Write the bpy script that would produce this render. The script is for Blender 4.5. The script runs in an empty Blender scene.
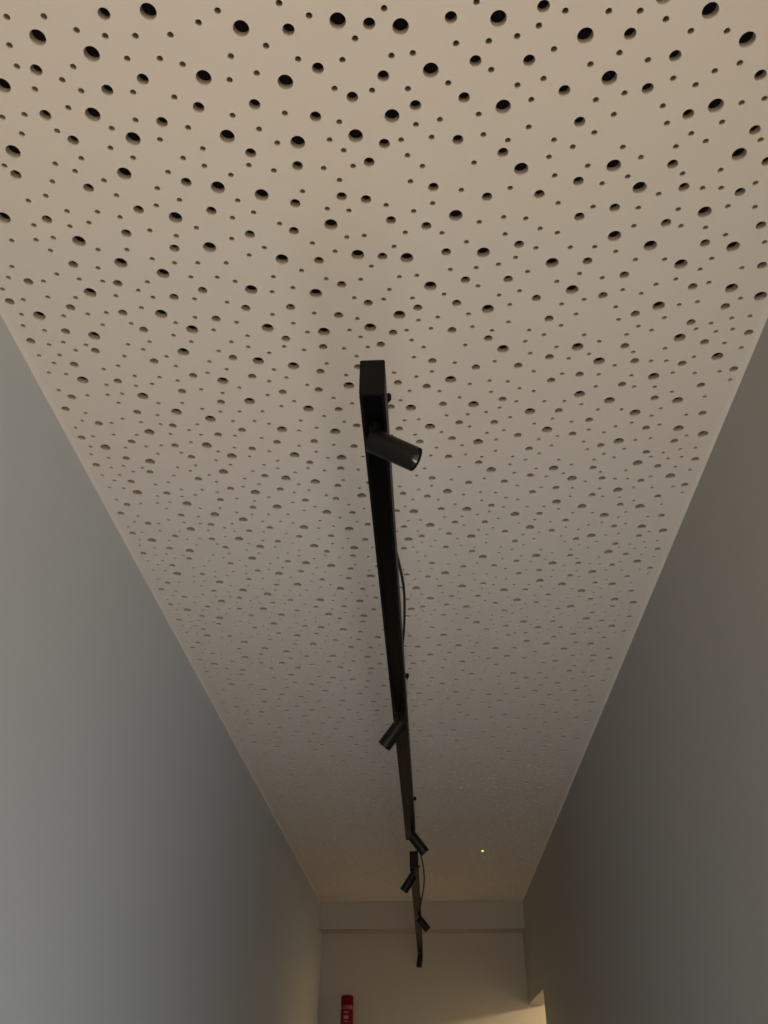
import bpy, bmesh, math
from mathutils import Vector, Matrix
from mathutils.geometry import delaunay_2d_cdt

S = bpy.context.scene
C = S.collection
PI = math.pi
CEIL = 1.0406            # ceiling height above the eye (metres)
FLOOR = -1.52            # floor below the eye; the eye is the world origin

# ------------------------------------------------------------------ camera
cam_d = bpy.data.cameras.new('camera')
cam_d.sensor_fit = 'VERTICAL'
cam_d.sensor_height = 24.0
cam_d.sensor_width = 18.0
cam_d.lens = 24.0 * 830.0 / 1024.0
cam_d.clip_start = 0.02
cam = bpy.data.objects.new('camera', cam_d)
C.objects.link(cam)
right = Vector((0.99867, 0.05141, 0.00376))
down = Vector((-0.02658, 0.57600, -0.81702))
fwd = Vector((-0.04417, 0.81583, 0.57660))
m = Matrix.Identity(4)
for i in range(3):
    m[i][0] = right[i]; m[i][1] = -down[i]; m[i][2] = -fwd[i]
cam.matrix_world = m
S.camera = cam

# ------------------------------------------------------------------ view, world, lights
S.view_settings.view_transform = 'Standard'
S.view_settings.look = 'None'
S.view_settings.gamma = 1.0
S.view_settings.use_curve_mapping = False
S.view_settings.exposure = 0.0

W = bpy.data.worlds.new('world'); S.world = W
W.use_nodes = True
W.node_tree.nodes['Background'].inputs[0].default_value = (0.8, 0.85, 1.0, 1)
W.node_tree.nodes['Background'].inputs[1].default_value = 0.02

def area(name, loc, target, size, size_y, power, col):
    l = bpy.data.lights.new(name, 'AREA'); l.shape = 'RECTANGLE'
    l.size = size; l.size_y = size_y; l.energy = power; l.color = col
    o = bpy.data.objects.new(name, l); C.objects.link(o)
    o.location = loc
    o.rotation_euler = (Vector(target) - Vector(loc)).to_track_quat('-Z', 'Y').to_euler()
    return o
def panel(name, loc, direction, width, length, power, col):
    """rectangular lamp whose long side runs along the corridor"""
    o = area(name, loc, (0, 0, 0), width, length, power, col)
    z = -Vector(direction).normalized(); y = (Vector((0, 1, 0)) - z * z.y).normalized(); x = y.cross(z)
    o.rotation_euler = Matrix((x, y, z)).transposed().to_euler()
    return o
def bulb(name, loc, power, col, radius=0.05):
    l = bpy.data.lights.new(name, 'POINT'); l.energy = power; l.color = col
    l.shadow_soft_size = radius
    o = bpy.data.objects.new(name, l); C.objects.link(o); o.location = loc
    return o

#LIGHTS
# added warm fill by the right-hand wall behind the camera, no doorway there
area('warm_rear_fill', (0.53, -1.35, -0.45), (-0.6, -0.5, 0.0), 1.3, 1.9, 33.0, (1.0, 0.56, 0.22))
# added fill from behind the camera, lifting the far corridor
area('rear_fill', (0.30, -2.3, -0.25), (-0.25, 2.0, 0.45), 0.5, 1.3, 23.0, (1.0, 1.0, 0.86))
# two unseen fill panels added low in the corridor, leaning to the left wall
panel('low_cool_fill', (0.16, 1.15, -1.05), (-0.62, 0.30, 0.78), 0.95, 2.2, 6.6, (0.50, 0.78, 1.16))
panel('low_warm_fill', (0.16, 0.2, -1.05), (-0.62, 0.30, 0.78), 0.95, 1.6, 10.8, (1.0, 0.82, 0.56))
# warm side-passage lamp, and a low fill added to brighten the ceiling end
bulb('passage_ceiling_lamp', (2.0, 5.40, 0.70), 118.0, (1.0, 0.76, 0.44), 0.06)
bulb('passage_fill', (1.2, 5.60, 0.2), 3.0, (1.0, 0.85, 0.70), 0.22)
#ENDLIGHTS

# ------------------------------------------------------------------ materials
def mat(name, col, rough=0.6, metal=0.0, spec=0.5, bump=0.0, bscale=200.0, var=0.0, vscale=3.0, emit=None):
    M = bpy.data.materials.new(name); M.use_nodes = True
    nt = M.node_tree; b = nt.nodes['Principled BSDF']
    b.inputs['Base Color'].default_value = (*col, 1)
    b.inputs['Roughness'].default_value = rough
    b.inputs['Metallic'].default_value = metal
    b.inputs['Specular IOR Level'].default_value = spec
    tc = nt.nodes.new('ShaderNodeTexCoord')
    if var > 0:
        n = nt.nodes.new('ShaderNodeTexNoise'); n.inputs['Scale'].default_value = vscale
        n.inputs['Detail'].default_value = 4
        nt.links.new(tc.outputs['Object'], n.inputs['Vector'])
        mx = nt.nodes.new('ShaderNodeMix'); mx.data_type = 'RGBA'
        mx.inputs[6].default_value = (*[c * (1 - var) for c in col], 1)
        mx.inputs[7].default_value = (*[min(1, c * (1 + var)) for c in col], 1)
        nt.links.new(n.outputs['Fac'], mx.inputs[0])
        nt.links.new(mx.outputs[2], b.inputs['Base Color'])
    if bump > 0:
        n = nt.nodes.new('ShaderNodeTexNoise'); n.inputs['Scale'].default_value = bscale
        n.inputs['Detail'].default_value = 3
        nt.links.new(tc.outputs['Object'], n.inputs['Vector'])
        bp = nt.nodes.new('ShaderNodeBump'); bp.inputs['Strength'].default_value = bump
        bp.inputs['Distance'].default_value = 0.001
        nt.links.new(n.outputs['Fac'], bp.inputs['Height'])
        nt.links.new(bp.outputs['Normal'], b.inputs['Normal'])
    if emit:
        b.inputs['Emission Color'].default_value = (*emit[:3], 1)
        b.inputs['Emission Strength'].default_value = emit[3]
    return M
#MATS
M_CEIL = mat('ceiling_paint', (0.63, 0.59, 0.535), 0.75, bump=0.10, bscale=450, var=0.02, vscale=2)
M_WALL = mat('grey_wall_paint', (0.36, 0.35, 0.33), 0.6, bump=0.12, bscale=260, var=0.025, vscale=1.5)  # right wall grey, kept darker than the left for its weaker light
M_CORE = mat('shaded_gypsum_core', (0.38, 0.35, 0.31), 0.9)  # unpainted board core, darkened to deepen the shade inside the holes
M_LWALL = mat('grey_wall_paint_lit', (0.53, 0.575, 0.61), 0.6, bump=0.12, bscale=260, var=0.025, vscale=1.5)  # left wall grey, made lighter and bluer for the cooler light falling there
M_END = mat('end_wall_paint', (0.39, 0.36, 0.31), 0.7, bump=0.12, bscale=260, var=0.02, vscale=1.5)
M_TRIM = mat('sealant', (0.66, 0.62, 0.57), 0.6)
M_FLEECE = mat('black_fleece', (0.006, 0.006, 0.007), 0.95, spec=0.1)
M_FLOOR = mat('oak_floor', (0.30, 0.20, 0.12), 0.45, var=0.15, vscale=6)
M_TRACK = mat('black_powder_coat', (0.0028, 0.0028, 0.003), 0.5, spec=0.14, bump=0.05, bscale=900)
M_RAIL = mat('black_rail_insert', (0.0008, 0.0008, 0.0008), 0.4, spec=0.08)
M_SPOT = mat('black_spotlight_coat', (0.0035, 0.004, 0.0042), 0.42, spec=0.2, bump=0.04, bscale=900)
M_RIM = mat('dark_reflector', (0.05, 0.05, 0.055), 0.25, metal=0.6)
M_LENS = mat('spotlight_lens', (0.03, 0.03, 0.035), 0.08)
M_CABLE = mat('black_cable', (0.006, 0.006, 0.006), 0.5, spec=0.2)
M_STEEL = mat('steel_wire', (0.25, 0.25, 0.25), 0.35, metal=1.0)
M_RED = mat('red_lacquer', (0.19, 0.004, 0.008), 0.4, spec=0.25)
M_CAP = mat('dark_red_cap', (0.14, 0.0005, 0.0005), 0.6, spec=0.12)
M_BAND = mat('pale_red_band', (0.26, 0.05, 0.045), 0.45)
M_PRINT = mat('pale_print', (0.36, 0.15, 0.16), 0.5)
M_LED = mat('green_led', (0.3, 0.8, 0.05), 0.3, emit=(0.55, 1.0, 0.06, 2.3))
M_LEDH = mat('led_housing', (0.03, 0.05, 0.01), 0.4)

# ------------------------------------------------------------------ helpers
def obj(name, bm, mt, parent=None, smooth=False, loc=None, rot=None):
    me = bpy.data.meshes.new(name)
    bmesh.ops.recalc_face_normals(bm, faces=bm.faces)
    bm.to_mesh(me); bm.free()
    me.materials.append(mt)
    if smooth:
        for p in me.polygons: p.use_smooth = True
        me.set_sharp_from_angle(angle=math.radians(35))
    o = bpy.data.objects.new(name, me); C.objects.link(o)
    if parent: o.parent = parent
    if loc is not None: o.location = loc
    return o
def struct(o):
    o['kind'] = 'structure'; return o
def tag(o, label, cat, group=None):
    o['label'] = label; o['category'] = cat
    if group: o['group'] = group
    return o
def thing(name, label, cat, loc, group=None):
    o = bpy.data.objects.new(name, None); C.objects.link(o)
    o.empty_display_size = 0.05; o.location = loc
    return tag(o, label, cat, group)
def hexa(bm, bot, top):
    """prism between two equal polygons (lists of 3D points)"""
    a = [bm.verts.new(p) for p in bot]; b = [bm.verts.new(p) for p in top]
    n = len(a)
    bm.faces.new(a[::-1]); bm.faces.new(b)
    for i in range(n):
        bm.faces.new((a[i], a[(i + 1) % n], b[(i + 1) % n], b[i]))
def prism(pts, z0, z1):
    bm = bmesh.new(); hexa(bm, [(x, y, z0) for x, y in pts], [(x, y, z1) for x, y in pts]); return bm
def box(x0, x1, y0, y1, z0, z1, bm=None):
    if bm is None: bm = bmesh.new()
    hexa(bm, [(x0, y0, z0), (x1, y0, z0), (x1, y1, z0), (x0, y1, z0)],
         [(x0, y0, z1), (x1, y0, z1), (x1, y1, z1), (x0, y1, z1)])
    return bm
def lathe(bm, prof, seg=40, mtx=None, close=False):
    """revolve (r, z) profile about z"""
    mtx = mtx or Matrix.Identity(4)
    rings = []
    for r, z in prof:
        if r < 1e-6: rings.append([bm.verts.new(mtx @ Vector((0, 0, z)))])
        else: rings.append([bm.verts.new(mtx @ Vector((r * math.cos(2 * PI * i / seg), r * math.sin(2 * PI * i / seg), z))) for i in range(seg)])
    pairs = list(zip(rings, rings[1:]))
    if close: pairs.append((rings[-1], rings[0]))
    for a, b in pairs:
        for i in range(seg):
            j = (i + 1) % seg
            if len(a) == 1: bm.faces.new((a[0], b[i], b[j]))
            elif len(b) == 1: bm.faces.new((a[i], a[j], b[0]))
            else: bm.faces.new((a[i], a[j], b[j], b[i]))
    return bm
def tube(pts, r, seg=10, bm=None):
    if bm is None: bm = bmesh.new()
    pts = [Vector(p) for p in pts]
    rings = []
    up = Vector((1, 0, 0))
    for i, p in enumerate(pts):
        t = (pts[min(i + 1, len(pts) - 1)] - pts[max(i - 1, 0)]).normalized()
        a = t.cross(up).normalized() if abs(t.dot(up)) < 0.95 else t.cross(Vector((0, 0, 1))).normalized()
        b = t.cross(a).normalized()
        rings.append([bm.verts.new(p + r * (a * math.cos(2 * PI * k / seg) + b * math.sin(2 * PI * k / seg))) for k in range(seg)])
    for a, b in zip(rings, rings[1:]):
        for i in range(seg):
            bm.faces.new((a[i], a[(i + 1) % seg], b[(i + 1) % seg], b[i]))
    bm.faces.new(rings[0][::-1]); bm.faces.new(rings[-1])
    return bm
def spline(pts, n=12):
    P = [Vector(p) for p in pts]; P = [2 * P[0] - P[1]] + P + [2 * P[-1] - P[-2]]
    out = []
    for i in range(1, len(P) - 2):
        for k in range(n):
            t = k / n
            a, b, c, d = P[i - 1], P[i], P[i + 1], P[i + 2]
            out.append(0.5 * ((2 * b) + (c - a) * t + (2 * a - 5 * b + 4 * c - d) * t * t + (3 * b - a - 3 * c + d) * t ** 3))
    out.append(P[-2]); return out

# ------------------------------------------------------------------ corridor shell
YB, YE, YW = -3.0, 5.85, 6.03          # rear wall, end of the perforated ceiling, end wall
def xl(y): return -0.6637 - 0.0095 * y
def xr(y): return 0.5664 + 0.00384 * y
TOP = CEIL + 0.10
OP0, OP1, OPZ = 5.13, YW, 0.478      # opening in the right wall near its end
PX1 = 2.6                              # side passage reaches this far right

struct(obj('floor', box(-0.95, PX1 + .1, YB, YW + .25, FLOOR - 0.1, FLOOR), M_FLOOR))
struct(obj('wall_left', prism([(xl(YB), YB), (xl(YW), YW), (xl(YW) - .12, YW), (xl(YB) - .12, YB)], FLOOR, TOP), M_LWALL))
bm = prism([(xr(YB), YB), (xr(YB) + .12, YB), (xr(OP0) + .12, OP0), (xr(OP0), OP0)], FLOOR, TOP)
hexa(bm, [(xr(OP0), OP0, OPZ), (xr(OP0) + .12, OP0, OPZ), (xr(OP1) + .12, OP1, OPZ), (xr(OP1), OP1, OPZ)],
     [(xr(OP0), OP0, TOP), (xr(OP0) + .12, OP0, TOP), (xr(OP1) + .12, OP1, TOP), (xr(OP1), OP1, TOP)])
bmesh.ops.remove_doubles(bm, verts=bm.verts, dist=1e-5)
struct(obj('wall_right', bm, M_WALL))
struct(obj('wall_back', box(-0.95, PX1 + .1, YW, YW + .12, FLOOR, TOP), M_END))
struct(obj('wall_rear', box(-0.95, 0.75, YB - .12, YB, FLOOR, TOP), M_WALL))
# bulkhead over the end of the corridor
struct(obj('trim_bulkhead', prism([(xl(YE), YE), (xr(YE), YE), (xr(YW), YW), (xl(YW), YW)], 0.880, CEIL + .03), M_END))
# side passage behind the opening
struct(obj('wall_passage_side', box(PX1, PX1 + .1, 4.3, YW, FLOOR, TOP), M_END))
struct(obj('wall_passage_front', box(xr(4.3) + .13, PX1, 4.2, 4.3, FLOOR, TOP), M_END))
struct(obj('ceiling_passage', box(xr(4.3) + .14, PX1, 4.3, YW, 0.98, 1.02), M_END))

# ------------------------------------------------------------------ perforated ceiling
TILE = "-6218,4354,1;-6212,4872,2;-6201,5938,1;-6196,5117,1;-6193,6265,2;-6193,5612,2;-6179,6665,2;-6165,3873,2;-6121,5382,2;-6028,4675,2;-6006,6448,2;-5992,4056,1;-5973,5092,2;-5935,6035,2;-5903,6714,2;-5894,4476,2;-5887,5729,2;-5850,5421,0;-5848,6273,2;-5754,4765,1;-5701,4028,2;-5684,6498,1;-5683,5992,2;-5669,6870,0;-5577,5061,2;-5557,5764,1;-5544,6180,2;-5521,4766,2;-5472,5445,2;-5346,4031,2;-5324,6078,2;-5300,5282,1;-5297,7008,2;-5278,4653,2;-5223,6215,1;-5220,6624,2;-5213,4232,2;-5153,5093,2;-5126,5890,0;-5085,4011,2;-5077,6926,1;-5070,5431,2;-4973,4763,2;-4966,4493,1;-4950,6560,2;-4912,5662,2;-4892,5028,0;-4782,3834,2;-4779,6349,2;-4775,5414,2;-4749,6812,2;-4739,4089,0;-4642,6095,2;-4627,4817,2;-4615,4573,2;-4518,5433,1;-4518,5098,2;-4510,4260,2;-4509,7013,2;-4452,5651,2;-4423,6215,2;-4414,4871,1;-4328,6840,2;-4322,6479,1;-4292,5788,1;-4274,6045,2;-4249,4503,0;-4197,5351,2;-4144,5009,2;-4090,4278,2;-4079,6367,2;-4040,6939,2;-4019,3984,1;-3982,6596,2;-3961,5153,2;-3958,4860,2;-3919,5460,0;-3842,5911,2;-3776,6282,0;-3770,4450,2;-3747,6832,1;-3740,5650,2;-3685,4722,0;-3673,3954,2;-3639,5162,1;-3591,6062,2;-3512,5802,0;-3484,6780,2;-3462,4534,2;-3408,5557,2;-3397,4288,1;-3397,6519,2;-3333,5209,2;-3320,4063,2;-3285,4801,2;-3269,6986,0;-3190,6289,2;-3172,5830,2;-3170,5054,1;-3144,6712,2;-3118,4552,2;-3082,5601,1;-3003,3944,2;-2985,6450,1;-2939,6099,2;-2897,4823,2;-2888,4293,0;-2847,5298,2;-2773,5689,2;-2746,6904,1;-2705,4567,2;-2687,6224,2;-2652,5982,2;-2645,4908,2;-2579,5433,1;-2578,6549,0;-2542,4151,2;-2462,3810,2;-2431,5077,0;-2365,6373,2;-2350,6760,2;-2346,4449,2;-2301,5832,0;-2268,4090,1;-2179,5559,2;-2167,6959,2;-2123,5127,2;-2102,4331,2;-2099,6243,2;-2054,4847,2;-2044,6075,1;-2008,6693,0;-1880,5442,1;-1879,5755,2;-1876,4541,0;-1819,3936,2;-1788,5063,2;-1783,6338,2;-1678,5953,2;-1635,4066,1;-1619,4752,2;-1569,6845,1;-1522,5565,2;-1461,6286,1;-1458,5189,0;-1445,6666,2;-1412,5959,0;-1397,4289,2;-1336,4587,1;-1268,4923,2;-1144,5628,1;-1139,6953,2;-1122,6338,2;-1101,3990,0;-1082,4441,2;-1047,5042,1;-1001,5944,2;-929,6523,2;-924,6772,1;-896,4209,2;-874,5301,2;-855,5711,2;-844,6997,2;-834,6100,2;-761,4517,0;-750,4959,2;-731,6327,2;-668,5416,1;-664,5908,0;-645,4195,2;-594,6833,1;-577,4726,2;-515,6282,1;-422,5348,2;-403,4565,1;-324,6937,2;-304,6033,1;-272,5165,1;-254,3960,1;-226,4405,2;-189,5670,0;-168,4940,2;-86,5991,2;-59,4172,2;-47,4612,0;-12,6212,2;16,5351,2;19,6591,2;66,3830,2;89,4926,2;100,5555,1;108,5794,2;183,6374,2;241,4079,1;294,5137,0;304,5975,2;315,6941,2;326,6693,1;410,5745,2;461,4208,2;504,5302,2;526,4539,1;591,4842,2;641,6028,1;651,3931,0;700,5489,1;702,6755,2;814,4384,2;823,5050,1;860,6360,2;893,5702,2;964,5974,2;971,4832,2;982,4053,2;1015,5169,2;1056,6877,1;1067,4577,0;1192,5620,0;1229,6234,1;1281,6068,2;1297,4790,2;1319,3990,2;1344,5368,2;1357,4271,2;1362,6757,2;1460,5072,1;1485,6482,0;1524,5560,2;1532,5901,2;1536,4684,2;1569,4468,1;1630,4027,2;1651,5301,2;1739,4952,2;1765,6873,1;1820,4534,2;1834,6328,2;1847,4204,2;1871,6091,2;1919,5459,1;1940,6600,2;2051,3803,2;2084,4815,0;2098,4287,2;2124,6200,2;2166,5865,1;2192,5154,2;2267,6702,1;2312,4556,2;2322,5597,2;2358,6481,2;2372,6017,2;2374,4035,1;2445,5329,0;2513,5031,2;2538,3885,2;2578,5791,2;2590,6753,2;2598,4815,1;2658,5525,2;2664,4568,2;2701,6498,0;2769,6237,2;2838,3917,1;2865,5130,2;2909,4409,0;2912,6665,2;2931,5472,1;2977,4669,2;3033,6392,2;3105,6842,0;3161,4228,2;3165,3934,2;3165,5707,2;3180,5095,1;3213,5369,2;3266,5938,2;3292,4821,2;3382,6952,2;3452,6264,2;3458,4598,0;3470,6515,1;3505,5459,2;3506,5835,1;3604,4199,1;3606,6094,2;3633,6659,2;3693,5298,2;3700,6865,1;3713,4840,2;3720,3987,2;3822,6212,2;3824,5728,0;3825,4262,2;3959,6897,2;3964,5961,2;3966,5215,2;3974,4945,0;4100,4056,0;4127,6630,2;4134,5713,2;4174,4312,2;4211,6910,2;4239,4572,1;4256,5374,1;4288,5036,2;4310,6412,0;4397,3978,2;4401,5671,2;4409,6085,1;4409,4850,2;4485,5293,2;4488,6987,1;4496,4452,2;4524,6225,2;4649,6851,2;4661,4657,0;4721,6530,1;4737,6115,2;4773,4007,2;4858,5421,0;4865,6298,2;4865,5779,1;4902,5044,2;4955,4314,1;5033,6023,2;5039,6860,0;5052,5628,2;5070,6562,2;5095,4604,2;5114,6261,2;5184,5016,1;5187,3992,2;5309,5996,2;5346,5602,0;5377,6678,2;5395,6346,1;5411,3948,1;5423,4205,2"
tile = [tuple(map(int, a.split(','))) for a in TILE.split(';')]
HR = (0.0098, 0.0074, 0.0040)
# repeat vector of the board's pattern, and its lie on the ceiling (the boards are laid a touch out of true)
PX, PY = (-0.0015, 0.32209999999999994)
HM = (1.0406364, -0.0005787, -0.0036642, 0.0005614, 1.0406313, -0.0048961, 0.0035237, 0.004703, 1.0)
E0 = 0.004
poly = [Vector((xl(YB) + E0, YB + .01)), Vector((xr(YB) - E0, YB + .01)), Vector((xr(YE) - E0, YE - .002)), Vector((xl(YE) + E0, YE - .002))]
SEEN = "-3039,4424,0;-4451,4647,0;-3867,4869,0;-5122,5197,0;-4113,5624,0;-3689,5978,0;-5363,6078,0;-3567,4424,1;-4622,5027,1;-3332,5204,1;-3821,5318,1;-4731,5600,1;-3242,5769,1;-4494,5961,1;-4725,4401,2;-4286,4417,2;-3954,4588,2;-3633,4670,2;-3270,4688,2;-2848,4697,2;-2478,4576,2;-4830,4719,2;-4843,4971,2;-4148,5009,2;-3451,4945,2;-3049,4965,2;-2788,5048,2;-4344,5163,2;-4732,5259,2;-4154,5311,2;-3502,5360,2;-2997,5449,2;-4399,5519,2;-4999,5580,2;-5302,5600,2;-3581,5724,2;-3927,5821,2;-2920,5860,2;-4660,5821,2;-5141,5837,2;-3335,6007,2;-4032,6091,2;-4477,6221,2;-3771,6248,2;-3093,6285,2;-1986,4666,0;-827,4638,0;-2566,5222,0;-1553,5328,0;-2430,6007,0;-1507,6137,0;-729,6084,0;-1423,4708,1;-457,4689,1;-1125,5178,1;-2717,5596,1;-1990,5594,1;-730,5561,1;-322,5314,1;-1228,5794,1;-2163,6258,1;-355,6212,1;-2223,4456,2;-1490,4410,2;-1158,4564,2;-272,4528,2;-637,4849,2;-1722,4880,2;-2172,4981,2;-1355,5056,2;-813,5092,2;-1893,5200,2;-2247,5267,2;-945,5440,2;-473,5487,2;-1620,5729,2;-2303,5724,2;-927,5880,2;-1991,5927,2;-1782,6131,2;-1079,6121,2;-2795,6163,2;-906,6282,2;-86,4739,0;1071,4707,0;270,5272,0;-236,5836,0;1197,5782,0;510,4667,1;1588,4598,1;820,5186,1;1477,5212,1;692,5638,1;71,5709,1;1955,5610,1;625,6205,1;1235,6418,1;806,4511,2;1849,4662,2;1555,4812,2;1308,4919,2;971,4959,2;577,4967,2;-209,5072,2;52,5054,2;1765,5093,2;1018,5303,2;1676,5445,2;488,5442,2;-20,5489,2;1358,5511,2;1549,5707,2;887,5867,2;385,5913,2;72,5965,2;1549,6073,2;960,6149,2;276,6151,2;-129,6168,2;1289,6245,2;1900,6268,2;2162,6381,2;-52,6396,2;1861,6513,2;2123,4953,0;3542,4743,0;4073,5095,0;2496,5479,0;3919,5903,0;2968,4552,0;2655,4959,1;3253,5247,1;4365,5536,1;3000,5635,1;3594,6001,1;4521,6263,1;2206,6034,1;2357,4690,2;2722,4705,2;3044,4813,2;3371,4962,2;3801,4983,2;2567,5176,2;2930,5281,2;2234,5297,2;3291,5522,2;3785,5456,2;4065,5372,2;3591,5618,2;2719,5681,2;2371,5751,2;3240,5873,2;4237,5881,2;4512,5840,2;2633,5957,2;3345,6108,2;4060,6129,2;2419,6192,2;3697,6269,2;3916,6386,2;4639,6403,2;2830,6418,2;3538,6445,2;3103,6578,2;-3964,6476,0;-5930,7086,0;-3435,7204,0;-4978,7532,0;-4477,7954,0;-3886,8184,0;-5142,8495,0;-5467,6418,1;-4532,6669,1;-3141,6648,1;-3932,7046,1;-5313,7143,1;-4230,7432,1;-3588,7730,1;-5216,7947,1;-6034,8236,1;-4647,8338,1;-3835,8647,1;-6494,8609,1;-5561,8778,1;-5567,6275,2;-4861,6283,2;-4629,6404,2;-5002,6545,2;-4278,6564,2;-3353,6482,2;-3569,6720,2;-5458,6827,2;-5179,6761,2;-4177,6802,2;-3305,6919,2;-3659,6991,2;-4971,7021,2;-4536,7055,2;-4237,7156,2;-5541,7229,2;-5021,7272,2;-4721,7225,2;-3870,7400,2;-3174,7389,2;-5976,7474,2;-5610,7479,2;-5340,7455,2;-3504,7512,2;-5465,7676,2;-4746,7697,2;-4311,7718,2;-3977,7901,2;-3657,7994,2;-3302,8011,2;-6174,7940,2;-5535,8114,2;-4858,8028,2;-6314,8141,2;-5794,8237,2;-5222,8224,2;-4869,8282,2;-4173,8331,2;-3470,8269,2;-6503,8357,2;-4364,8486,2;-6262,8583,2;-5849,8550,2;-5408,8582,2;-4753,8577,2;-4173,8636,2;-3516,8700,2;-4418,8838,2;-2717,6750,0;-2125,6898,0;-1198,7432,0;-3057,7737,0;-2005,8006,0;-848,7981,0;-2579,8562,0;-1569,8683,0;-1557,6476,1;-575,6470,1;-1669,7054,1;-999,6978,1;-657,7041,1;-2891,7118,1;-2410,7538,1;-1753,7512,1;-1446,8057,1;-476,8028,1;-3349,8535,1;-1144,8528,1;-753,8918,1;-2009,8944,1;-2734,8925,1;-2831,6414,2;-2220,6432,2;-2496,6568,2;-1892,6530,2;-1205,6529,2;-799,6517,2;-1004,6720,2;-1540,6869,2;-2480,6968,2;-2290,7173,2;-1223,7165,2;-916,7210,2;-377,7147,2;-2612,7248,2;-1944,7378,2;-985,7658,2;-725,7643,2;-2695,7602,2;-1507,7738,2;-2238,7782,2;-1184,7899,2;-2490,7906,2;-657,8202,2;-2866,8032,2;-1736,8229,2;-1373,8406,2;-839,8442,2;-3064,8294,2;-2801,8387,2;-2189,8326,2;-1916,8553,2;-2257,8619,2;-966,8802,2;-499,8851,2;-3013,8793,2;-403,8662,2;1500,6673,0;619,7367,0;1047,8031,0;-108,8074,0;2102,8273,0;244,8626,0;2476,8806,0;298,6893,1;1055,7083,1;1789,7077,1;-319,7400,1;193,7522,1;487,7994,1;1572,7911,1;791,8531,1;1454,8548,1;1927,8947,1;663,8987,1;40,9053,1;149,6564,2;851,6548,2;1971,6795,2;-20,6789,2;688,6957,2;1371,6958,2;286,7150,2;13,7264,2;2069,7233,2;962,7493,2;1312,7427,2;1633,7464,2;-118,7618,2;422,7654,2;1350,7717,2;1857,7647,2;2117,7732,2;787,7827,2;-293,7857,2;1830,7984,2;2342,8000,2;1536,8145,2;1287,8258,2;948,8305,2;554,8320,2;1744,8417,2;36,8409,2;-235,8421,2;2215,8630,2;990,8657,2;461,8797,2;-43,8852,2;1651,8787,2;1332,8860,2;1515,9060,2;2344,9089,2;4418,6601,0;2759,6688,0;3177,7043,0;4188,7485,0;2968,7832,0;4768,8108,0;3530,8029,0;4064,8392,0;4970,8896,0;5473,9081,0;3905,9202,0;3556,6704,1;4826,6724,1;2309,6899,1;3793,7065,1;4599,7182,1;2885,7349,1;2403,7472,1;3676,7639,1;5065,7750,1;4332,8022,1;5308,8477,1;2636,8265,1;3241,8554,1;4354,8835,1;2977,8945,1;4976,9264,1;2405,6671,2;2978,6860,2;2644,6952,2;3724,6853,2;4231,6823,2;4770,7048,2;3464,7155,2;4057,7090,2;4315,7102,2;2574,7317,2;3223,7365,2;3797,7419,2;4492,7402,2;4881,7434,2;3218,7669,2;3904,7703,2;4268,7747,2;4596,7889,2;5211,8046,2;2706,8008,2;3032,8108,2;3357,8271,2;3798,8288,2;4507,8308,2;5016,8507,2;4381,8501,2;2546,8496,2;2912,8593,2;4055,8674,2;4585,8765,2;3770,8761,2;3270,8845,2;3575,8932,2;5169,9108,2;2692,9010,2;4505,9145,2;4228,9191,2;3220,9190,2;-6133,8923,0;-5386,9400,0;-5943,10422,0;-4991,10881,0;-5827,9277,1;-4752,8928,1;-6496,9459,1;-5481,9733,1;-4518,9303,1;-5957,10036,1;-4542,10024,1;-5328,10478,1;-6292,10842,1;-6526,11150,1;-5224,11304,1;-6043,11581,1;-6414,8883,2;-5739,8947,2;-5331,8927,2;-5019,8911,2;-5163,9167,2;-4685,9158,2;-6489,9121,2;-6171,9242,2;-5958,9513,2;-6219,9558,2;-5592,9593,2;-5813,9707,2;-6487,9797,2;-6129,9804,2;-6293,9985,2;-4879,9617,2;-4497,9574,2;-4654,9743,2;-5022,9882,2;-5201,10102,2;-5482,10170,2;-6472,10210,2;-6184,10260,2;-6472,10653,2;-4988,10363,2;-5559,10562,2;-5037,10614,2;-4738,10575,2;-5994,10817,2;-5621,10819,2;-5349,10799,2;-5490,11035,2;-6195,11281,2;-6332,11490,2;-5551,11468,2;-5799,11581,2;-5232,11584,2;-6526,11684,2;4406,9912,0;5153,10377,0;4167,10814,0;4510,9577,1;5521,9847,1;4849,10031,1;4591,10517,1;5519,10694,1;5055,11075,1;4052,9455,2;5148,9515,2;5433,9486,2;4842,9611,2;4631,9724,2;4974,9799,2;5232,9760,2;3900,9718,2;5185,10070,2;5502,10188,2;4215,10142,2;4754,10370,2;4039,10427,2;4303,10439,2;4479,10734,2;4866,10761,2;5289,10740,2;5531,10958,2;4240,11078,2;4576,11223,2;5198,11375,2"
seen = [tuple(map(int, a.split(','))) for a in SEEN.split(';')]
seen = [(x * 1e-4, y * 1e-4, k) for x, y, k in seen]
spots = list(seen)
for n in range(-4, 17):
    for tx_, ty_, k in tile:
        u = tx_ * 1e-4 + PX * n; v = ty_ * 1e-4 + PY * n; w = HM[6] * u + HM[7] * v + HM[8]
        x = (HM[0] * u + HM[1] * v + HM[2]) / w; y = (HM[3] * u + HM[4] * v + HM[5]) / w
        if y > 0.8: x -= 0.0006 * (0.816 * y + 0.6); y += 0.00139 * (0.816 * y + 0.6) ** 2
        if y < 1.35 and any(abs(x - a) < .016 and abs(y - b) < .016 and math.hypot(x - a, y - b) < (.014 if k == q else HR[k] + HR[q] + .002) for a, b, q in seen): continue
        spots.append((x, y, k))
V = list(poly); F = [[0, 1, 2, 3]]; rings = []
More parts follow.
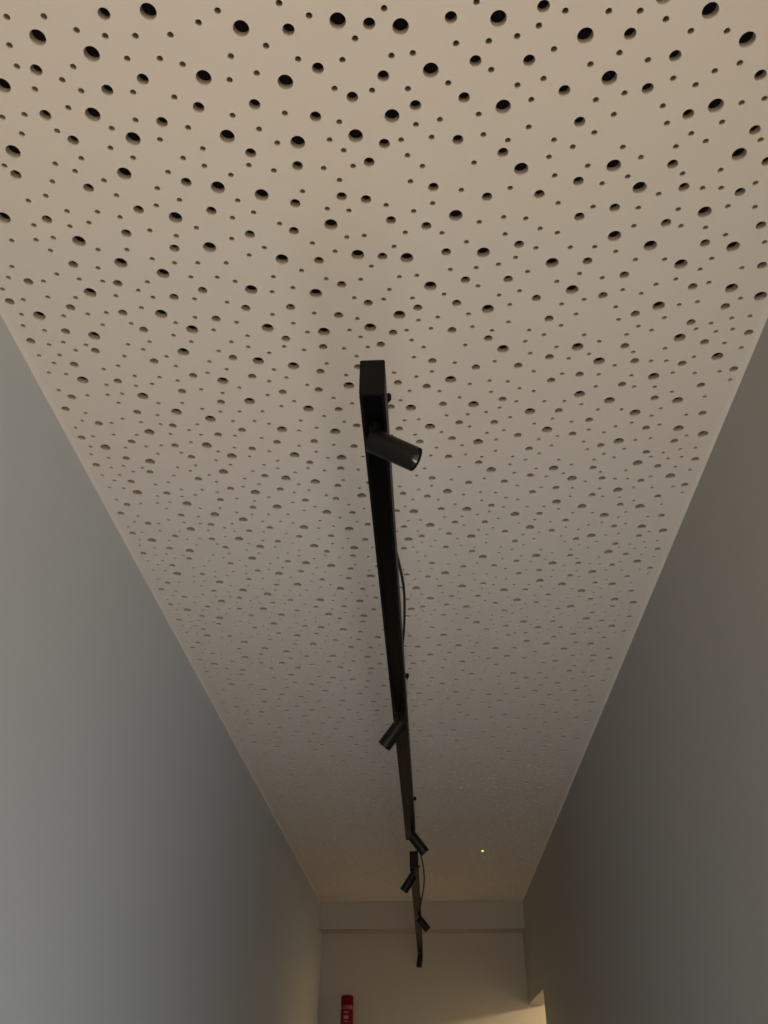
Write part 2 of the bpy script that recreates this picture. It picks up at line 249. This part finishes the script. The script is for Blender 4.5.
for x, y, k in spots:
    r = HR[k]
    if y < -0.95 or y > YE - .03 or x - r < xl(y) + .006 or x + r > xr(y) - .006: continue
    if y < 1.4: c = (32, 28, 20)[k]
    elif y < 2.6: c = (22, 18, 12)[k]
    else: c = (14, 12, 8)[k]
    b = len(V)
    for i in range(c):
        V.append(Vector((x + r * math.cos(2 * PI * i / c), y + r * math.sin(2 * PI * i / c))))
    F.append(list(range(b, b + c)))
    rings.append((b, c))
vo, eo, fo, ov, oe, of = delaunay_2d_cdt(V, [], F, 1, 1e-7)
vo = [(v.x, v.y) for v in vo]
imap = {}
for j, src in enumerate(ov):
    for s in src: imap[s] = j
verts = [(x, y, CEIL) for x, y in vo]; faces = []; holes = set(range(1, len(F)))
for f, src in zip(fo, of):
    if any(s in holes for s in src): continue
    faces.append(tuple(f)[::-1])
BT = 0.0125
LIP = 0.0028                      # light paint ends here; the hole wall beyond is darkened as shade
core = []
for b, c in rings:
    base = [imap[b + i] for i in range(c)]
    st = len(verts)
    for j in base: verts.append((verts[j][0], verts[j][1], CEIL + LIP))
    for j in base: verts.append((verts[j][0], verts[j][1], CEIL + BT))
    for i in range(c):
        k = (i + 1) % c
        faces.append((base[i], base[k], st + k, st + i))
        core.append((st + i, st + k, st + c + k, st + c + i))
nface = len(faces)
faces += core
me = bpy.data.meshes.new('ceiling'); me.from_pydata(verts, [], faces); me.update()
me.materials.append(M_CEIL); me.materials.append(M_CORE)
for i in range(nface, len(me.polygons)): me.polygons[i].material_index = 1
ceil = bpy.data.objects.new('ceiling', me); C.objects.link(ceil); struct(ceil)
fl = obj('fleece_backing', prism([(p.x, p.y) for p in poly], CEIL + BT, CEIL + BT + .004), M_FLEECE, parent=ceil)
# thin pale sealant bead in both corners between ceiling and wall
for i, fx, s in ((1, xl, 1), (2, xr, -1)):
    bm = bmesh.new()
    y0, y1 = YB + .01, YE - .002
    a = [(fx(y0), y0, CEIL - .005), (fx(y0), y0, CEIL + .004), (fx(y0) + s * .006, y0, CEIL + .0002)]
    b = [(fx(y1), y1, CEIL - .005), (fx(y1), y1, CEIL + .004), (fx(y1) + s * .006, y1, CEIL + .0002)]
    hexa(bm, a, b)
    struct(obj('trim_%d' % i, bm, M_TRIM))

# ------------------------------------------------------------------ suspended track lights
HT, TT, TW = 0.680, 0.0560, 0.0305       # underside height, body height, body width
def make_track(label, x0, y0, x1, y1):
    t = thing('lighting_track', label, 'track light', (x0, y0, HT), 'suspended black lighting tracks')
    L = math.hypot(x1 - x0, y1 - y0); t.rotation_euler = (0, 0, math.atan2(-(x1 - x0), y1 - y0))
    w = TW / 2
    # aluminium channel: a U profile open downwards, lips either side of a groove
    prof = [(-w, 0.0), (-w, TT), (w, TT), (w, 0.0), (w - .0035, 0.0), (w - .0035, .006), (-w + .0035, .006), (-w + .0035, 0.0)]
    bm = bmesh.new()
    a = [bm.verts.new((x, .004, z)) for x, z in prof]; b = [bm.verts.new((x, L - .004, z)) for x, z in prof]
    bm.faces.new(a); bm.faces.new(b[::-1])
    for i in range(8): bm.faces.new((a[i], b[i], b[(i + 1) % 8], a[(i + 1) % 8]))
    obj('housing', bm, M_TRACK, t)
    obj('rail_insert', box(-w + .004, w - .004, .005, L - .005, .0022, .0058), M_RAIL, t)
    for y in (0.0, L - .004):
        bm = box(-w, w, y, y + .004, -.0002, TT)
        bmesh.ops.bevel(bm, geom=[e for e in bm.edges if abs(e.verts[0].co.y - e.verts[1].co.y) > .003], offset=.0012, segments=3, affect='EDGES')
        obj('end_cap', bm, M_TRACK, t, smooth=True)
    return t, L
T1 = (-0.0540, 0.7195, -0.0602, 2.800)
T2 = (-0.0585, 3.190, -0.0705, 5.440)
make_track('long black suspended lighting track nearest the camera, carrying three spotlights', *T1)
make_track('black suspended lighting track at far end of corridor, behind the nearer one', *T2)
def tx(T, y): return T[0] + (T[2] - T[0]) * (y - T[1]) / (T[3] - T[1])

# suspension points: ceiling cup, thin steel wire, gripper on the track
def make_hanger(label, x, y, T):
    t = thing('suspension_wire', label, 'suspension wire', (x, y, CEIL), 'wire hangers of the tracks')
    bm = bmesh.new()
    lathe(bm, [(0, 0.0), (.0058, 0.0), (.0058, -.010), (.0045, -.012), (.0018, -.0125), (.0016, -.018), (0, -.018)], 28)
    obj('ceiling_cup', bm, M_TRACK, t, smooth=True)
    zt = HT + TT - CEIL; dx = tx(T, y) - x
    obj('wire', tube([(0, 0, -.017), (dx, 0, zt + .012)], .0006, 8), M_STEEL, t)
    bm = bmesh.new()
    lathe(bm, [(0, 0.0), (.005, 0.0), (.005, .008), (.0025, .011), (.0025, .016), (0, .016)], 20, Matrix.Translation((dx, 0, zt)))
    obj('gripper', bm, M_TRACK, t, smooth=True)
make_hanger('thin wire hanger whose black cup shows right beside the nearest track end', -0.0535, 1.106, T1)
make_hanger('wire hanger of the near track, black ceiling cup between first and second spotlights', -0.054, 2.319, T1)
make_hanger('wire hanger whose tiny black cup shows between the second and third spotlights', -0.0565, 3.568, T2)
make_hanger('farthest wire hanger, its cup beside the front of the far track', -0.0620, 4.839, T2)

# spotlights
FW = Vector((0, 0, 0))
def make_spot(label, P, D, tr):
    P = Vector(P); D = Vector(D).normalized()
    root = thing('spotlight', label, 'spotlight', (P.x, P.y, HT), 'black spotlights on the tracks')
    # swivel foot under the rail
    bm = bmesh.new()
    lathe(bm, [(0, .003), (.0075, .003), (.0075, -.006), (.004, -.008), (.004, P.z - HT), (0, P.z - HT)], 24)
    obj('swivel_foot', bm, M_TRACK, root, smooth=True)
    M = Matrix.Translation(P - root.location) @ D.to_track_quat('Z', 'Y').to_matrix().to_4x4()
    R0, Ls = 0.0152, 0.0640
    s0 = -.006
    bm = bmesh.new()
    lathe(bm, [(0, s0), (R0 - .0018, s0), (R0 - .0004, s0 + .0006), (R0, s0 + .002), (R0, s0 + Ls), (R0 - .0008, s0 + Ls + .0003),
               (R0 - .0016, s0 + Ls), (R0 - .0022, s0 + Ls - .014), (0, s0 + Ls - .014)], 48, M)
    body = obj('lamp_body', bm, M_SPOT, root, smooth=True)
    bm = bmesh.new()
    lathe(bm, [(R0 - .0022, s0 + Ls - .002), (R0 - .0060, s0 + Ls - .0125), (R0 - .0066, s0 + Ls - .0125), (R0 - .0030, s0 + Ls - .002)], 40, M, close=True)
    obj('reflector', bm, M_RIM, body, smooth=True)
    bm = bmesh.new()
    lathe(bm, [(0, s0 + Ls - .0118), (.006, s0 + Ls - .0122), (.0085, s0 + Ls - .0138), (0, s0 + Ls - .0138)], 32, M)
    obj('lens', bm, M_LENS, body, smooth=True)
SP = [((-0.0535, 0.7792, 0.6568), (0.851, -0.004, -0.525)), ((-0.0552, 1.7184, 0.6554), (-0.623, 0.163, -0.765)), ((-0.0501, 2.665, 0.6554), (0.628, 0.165, -0.761)), ((-0.0642, 3.2212, 0.6551), (-0.578, 0.084, -0.811)), ((-0.054, 4.0938, 0.6554), (0.639, 0.097, -0.763)), ((-0.0689, 5.2646, 0.6541), (-0.151, 0.121, -0.981))]
LB = ['black cylinder spotlight nearest the camera, aimed down to the right',
      'black spotlight halfway along the near track, aimed down to the left',
      'black spotlight at the far end of the near track, aimed right',
      'black spotlight near the front of the far track, aimed down to the left',
      'small black spotlight halfway along the far track, aimed down to the right',
      'farthest black spotlight, under the far track end, pointing almost straight down']
for (P, D), lb in zip(SP, LB): make_spot(lb, P, D, None)

# feed cables
#CABLES
c1 = spline([(-0.0555, 1.15, 0.7385), (-0.0522, 1.2734, 0.83), (-0.048, 1.3697, 0.86), (-0.0437, 1.505, 0.9), (-0.0423, 1.6207, 0.93), (-0.0445, 1.7503, 0.955), (-0.0511, 1.9227, 0.985), (-0.059, 2.0581, 1.0), (-0.064, 2.26, 1.0406)])
t = thing('power_cable', 'black power cable arching beside the near track between its first two spotlights', 'cable', (c1[-1].x, c1[-1].y, CEIL), 'black power cables feeding the tracks')
off = Vector((c1[-1].x, c1[-1].y, CEIL))
obj('cable', tube([p - off for p in c1], .0031, 10), M_CABLE, t, smooth=True)
bm = bmesh.new(); lathe(bm, [(0, 0), (.006, 0), (.0055, -.004), (.0045, -.006), (0, -.006)], 20); obj('ceiling_gland', bm, M_TRACK, t, smooth=True)
c2 = spline([(-0.0605, 3.4, 0.7405), (-0.0453, 3.5464, 0.83), (-0.0379, 3.8795, 0.87), (-0.0326, 4.2149, 0.9), (-0.0319, 4.5566, 0.92), (-0.0389, 4.9089, 0.94), (-0.0539, 5.2976, 0.96), (-0.0662, 5.629, 0.98), (-0.0682, 5.709, 1.0406)])
t = thing('power_cable', 'black power cable arching right of the far track behind the third spotlight', 'cable', (c2[-1].x, c2[-1].y, CEIL), 'black power cables feeding the tracks')
off = Vector((c2[-1].x, c2[-1].y, CEIL))
obj('cable', tube([p - off for p in c2], .0042, 10), M_CABLE, t, smooth=True)
bm = bmesh.new(); lathe(bm, [(0, 0), (.006, 0), (.0055, -.004), (.0045, -.006), (0, -.006)], 20); obj('ceiling_gland', bm, M_TRACK, t, smooth=True)

# ------------------------------------------------------------------ green indicator on the ceiling
t = thing('indicator_light', 'tiny glowing green indicator lamp on the far right of the ceiling', 'indicator light', (.2695, 4.49, CEIL))
bm = bmesh.new(); lathe(bm, [(0, 0), (.008, 0), (.008, -.003), (.006, -.005), (0, -.005)], 24); obj('base', bm, M_LEDH, t, smooth=True)
bm = bmesh.new(); lathe(bm, [(.0052, -.0048), (.0052, -.007), (.0042, -.0095), (.002, -.0105), (0, -.0108)], 20); obj('led', bm, M_LED, t, smooth=True)

# ------------------------------------------------------------------ red canister on a wall shelf
cx, cy, ztop, zb = -.540, YW - .0395, .523, .235
t = thing('shelf', 'small pale wall shelf below the red canister on the end wall', 'shelf', (cx, YW, zb - .02))
obj('board', box(-.13, .13, -.16, 0, 0, .02), M_END, t)
for s in (-1, 1):
    bm = bmesh.new(); hexa(bm, [(s * .09 - .006, 0, -.10), (s * .09 + .006, 0, -.10), (s * .09 + .006, 0, 0), (s * .09 - .006, 0, 0)],
                           [(s * .09 - .006, -.012, -.095), (s * .09 + .006, -.012, -.095), (s * .09 + .006, -.12, 0), (s * .09 - .006, -.12, 0)])
    obj('bracket', bm, M_END, t)
R = .0385; H = ztop - zb
t = thing('red_canister', 'narrow red cylindrical canister with dark red cap and pale print, by end wall', 'canister', (cx, cy, zb))
bm = bmesh.new(); lathe(bm, [(0, 0), (R - .004, 0), (R, .004), (R, H - .080), (R - .003, H - .073), (0, H - .073)], 40); body = obj('body', bm, M_RED, t, smooth=True)
bm = bmesh.new(); lathe(bm, [(R - .004, H - .074), (R - .001, H - .074), (R - .001, H - .053), (R - .004, H - .053)], 40, close=True); obj('collar_band', bm, M_BAND, t, smooth=True)
bm = bmesh.new(); lathe(bm, [(0, H - .0725), (R - .006, H - .0725), (R - .006, H - .054), (R - .0005, H - .054), (R - .001, H - .010), (R - .004, H - .003), (R - .009, H), (0, H)], 40); obj('cap', bm, M_CAP, t, smooth=True)
# pale print: illegible stacked marks wrapped on the front of the body
def mark(a0, a1, z0, z1):
    bm = bmesh.new(); n = 6
    for rr, flip in ((R + .0004, False),):
        cols = [[bm.verts.new((rr * math.sin(a0 + (a1 - a0) * i / n), -rr * math.cos(a0 + (a1 - a0) * i / n), z)) for z in (z0, z1)] for i in range(n + 1)]
        for p, q in zip(cols, cols[1:]): bm.faces.new((p[0], q[0], q[1], p[1]))
    obj('print', bm, M_PRINT, body)
for z0, hh in ((H - .094, .006), (H - .126, .017), (H - .143, .005), (H - .181, .019), (H - .205, .006), (H - .245, .018)):
    mark(-.45, .30, z0, z0 + hh)
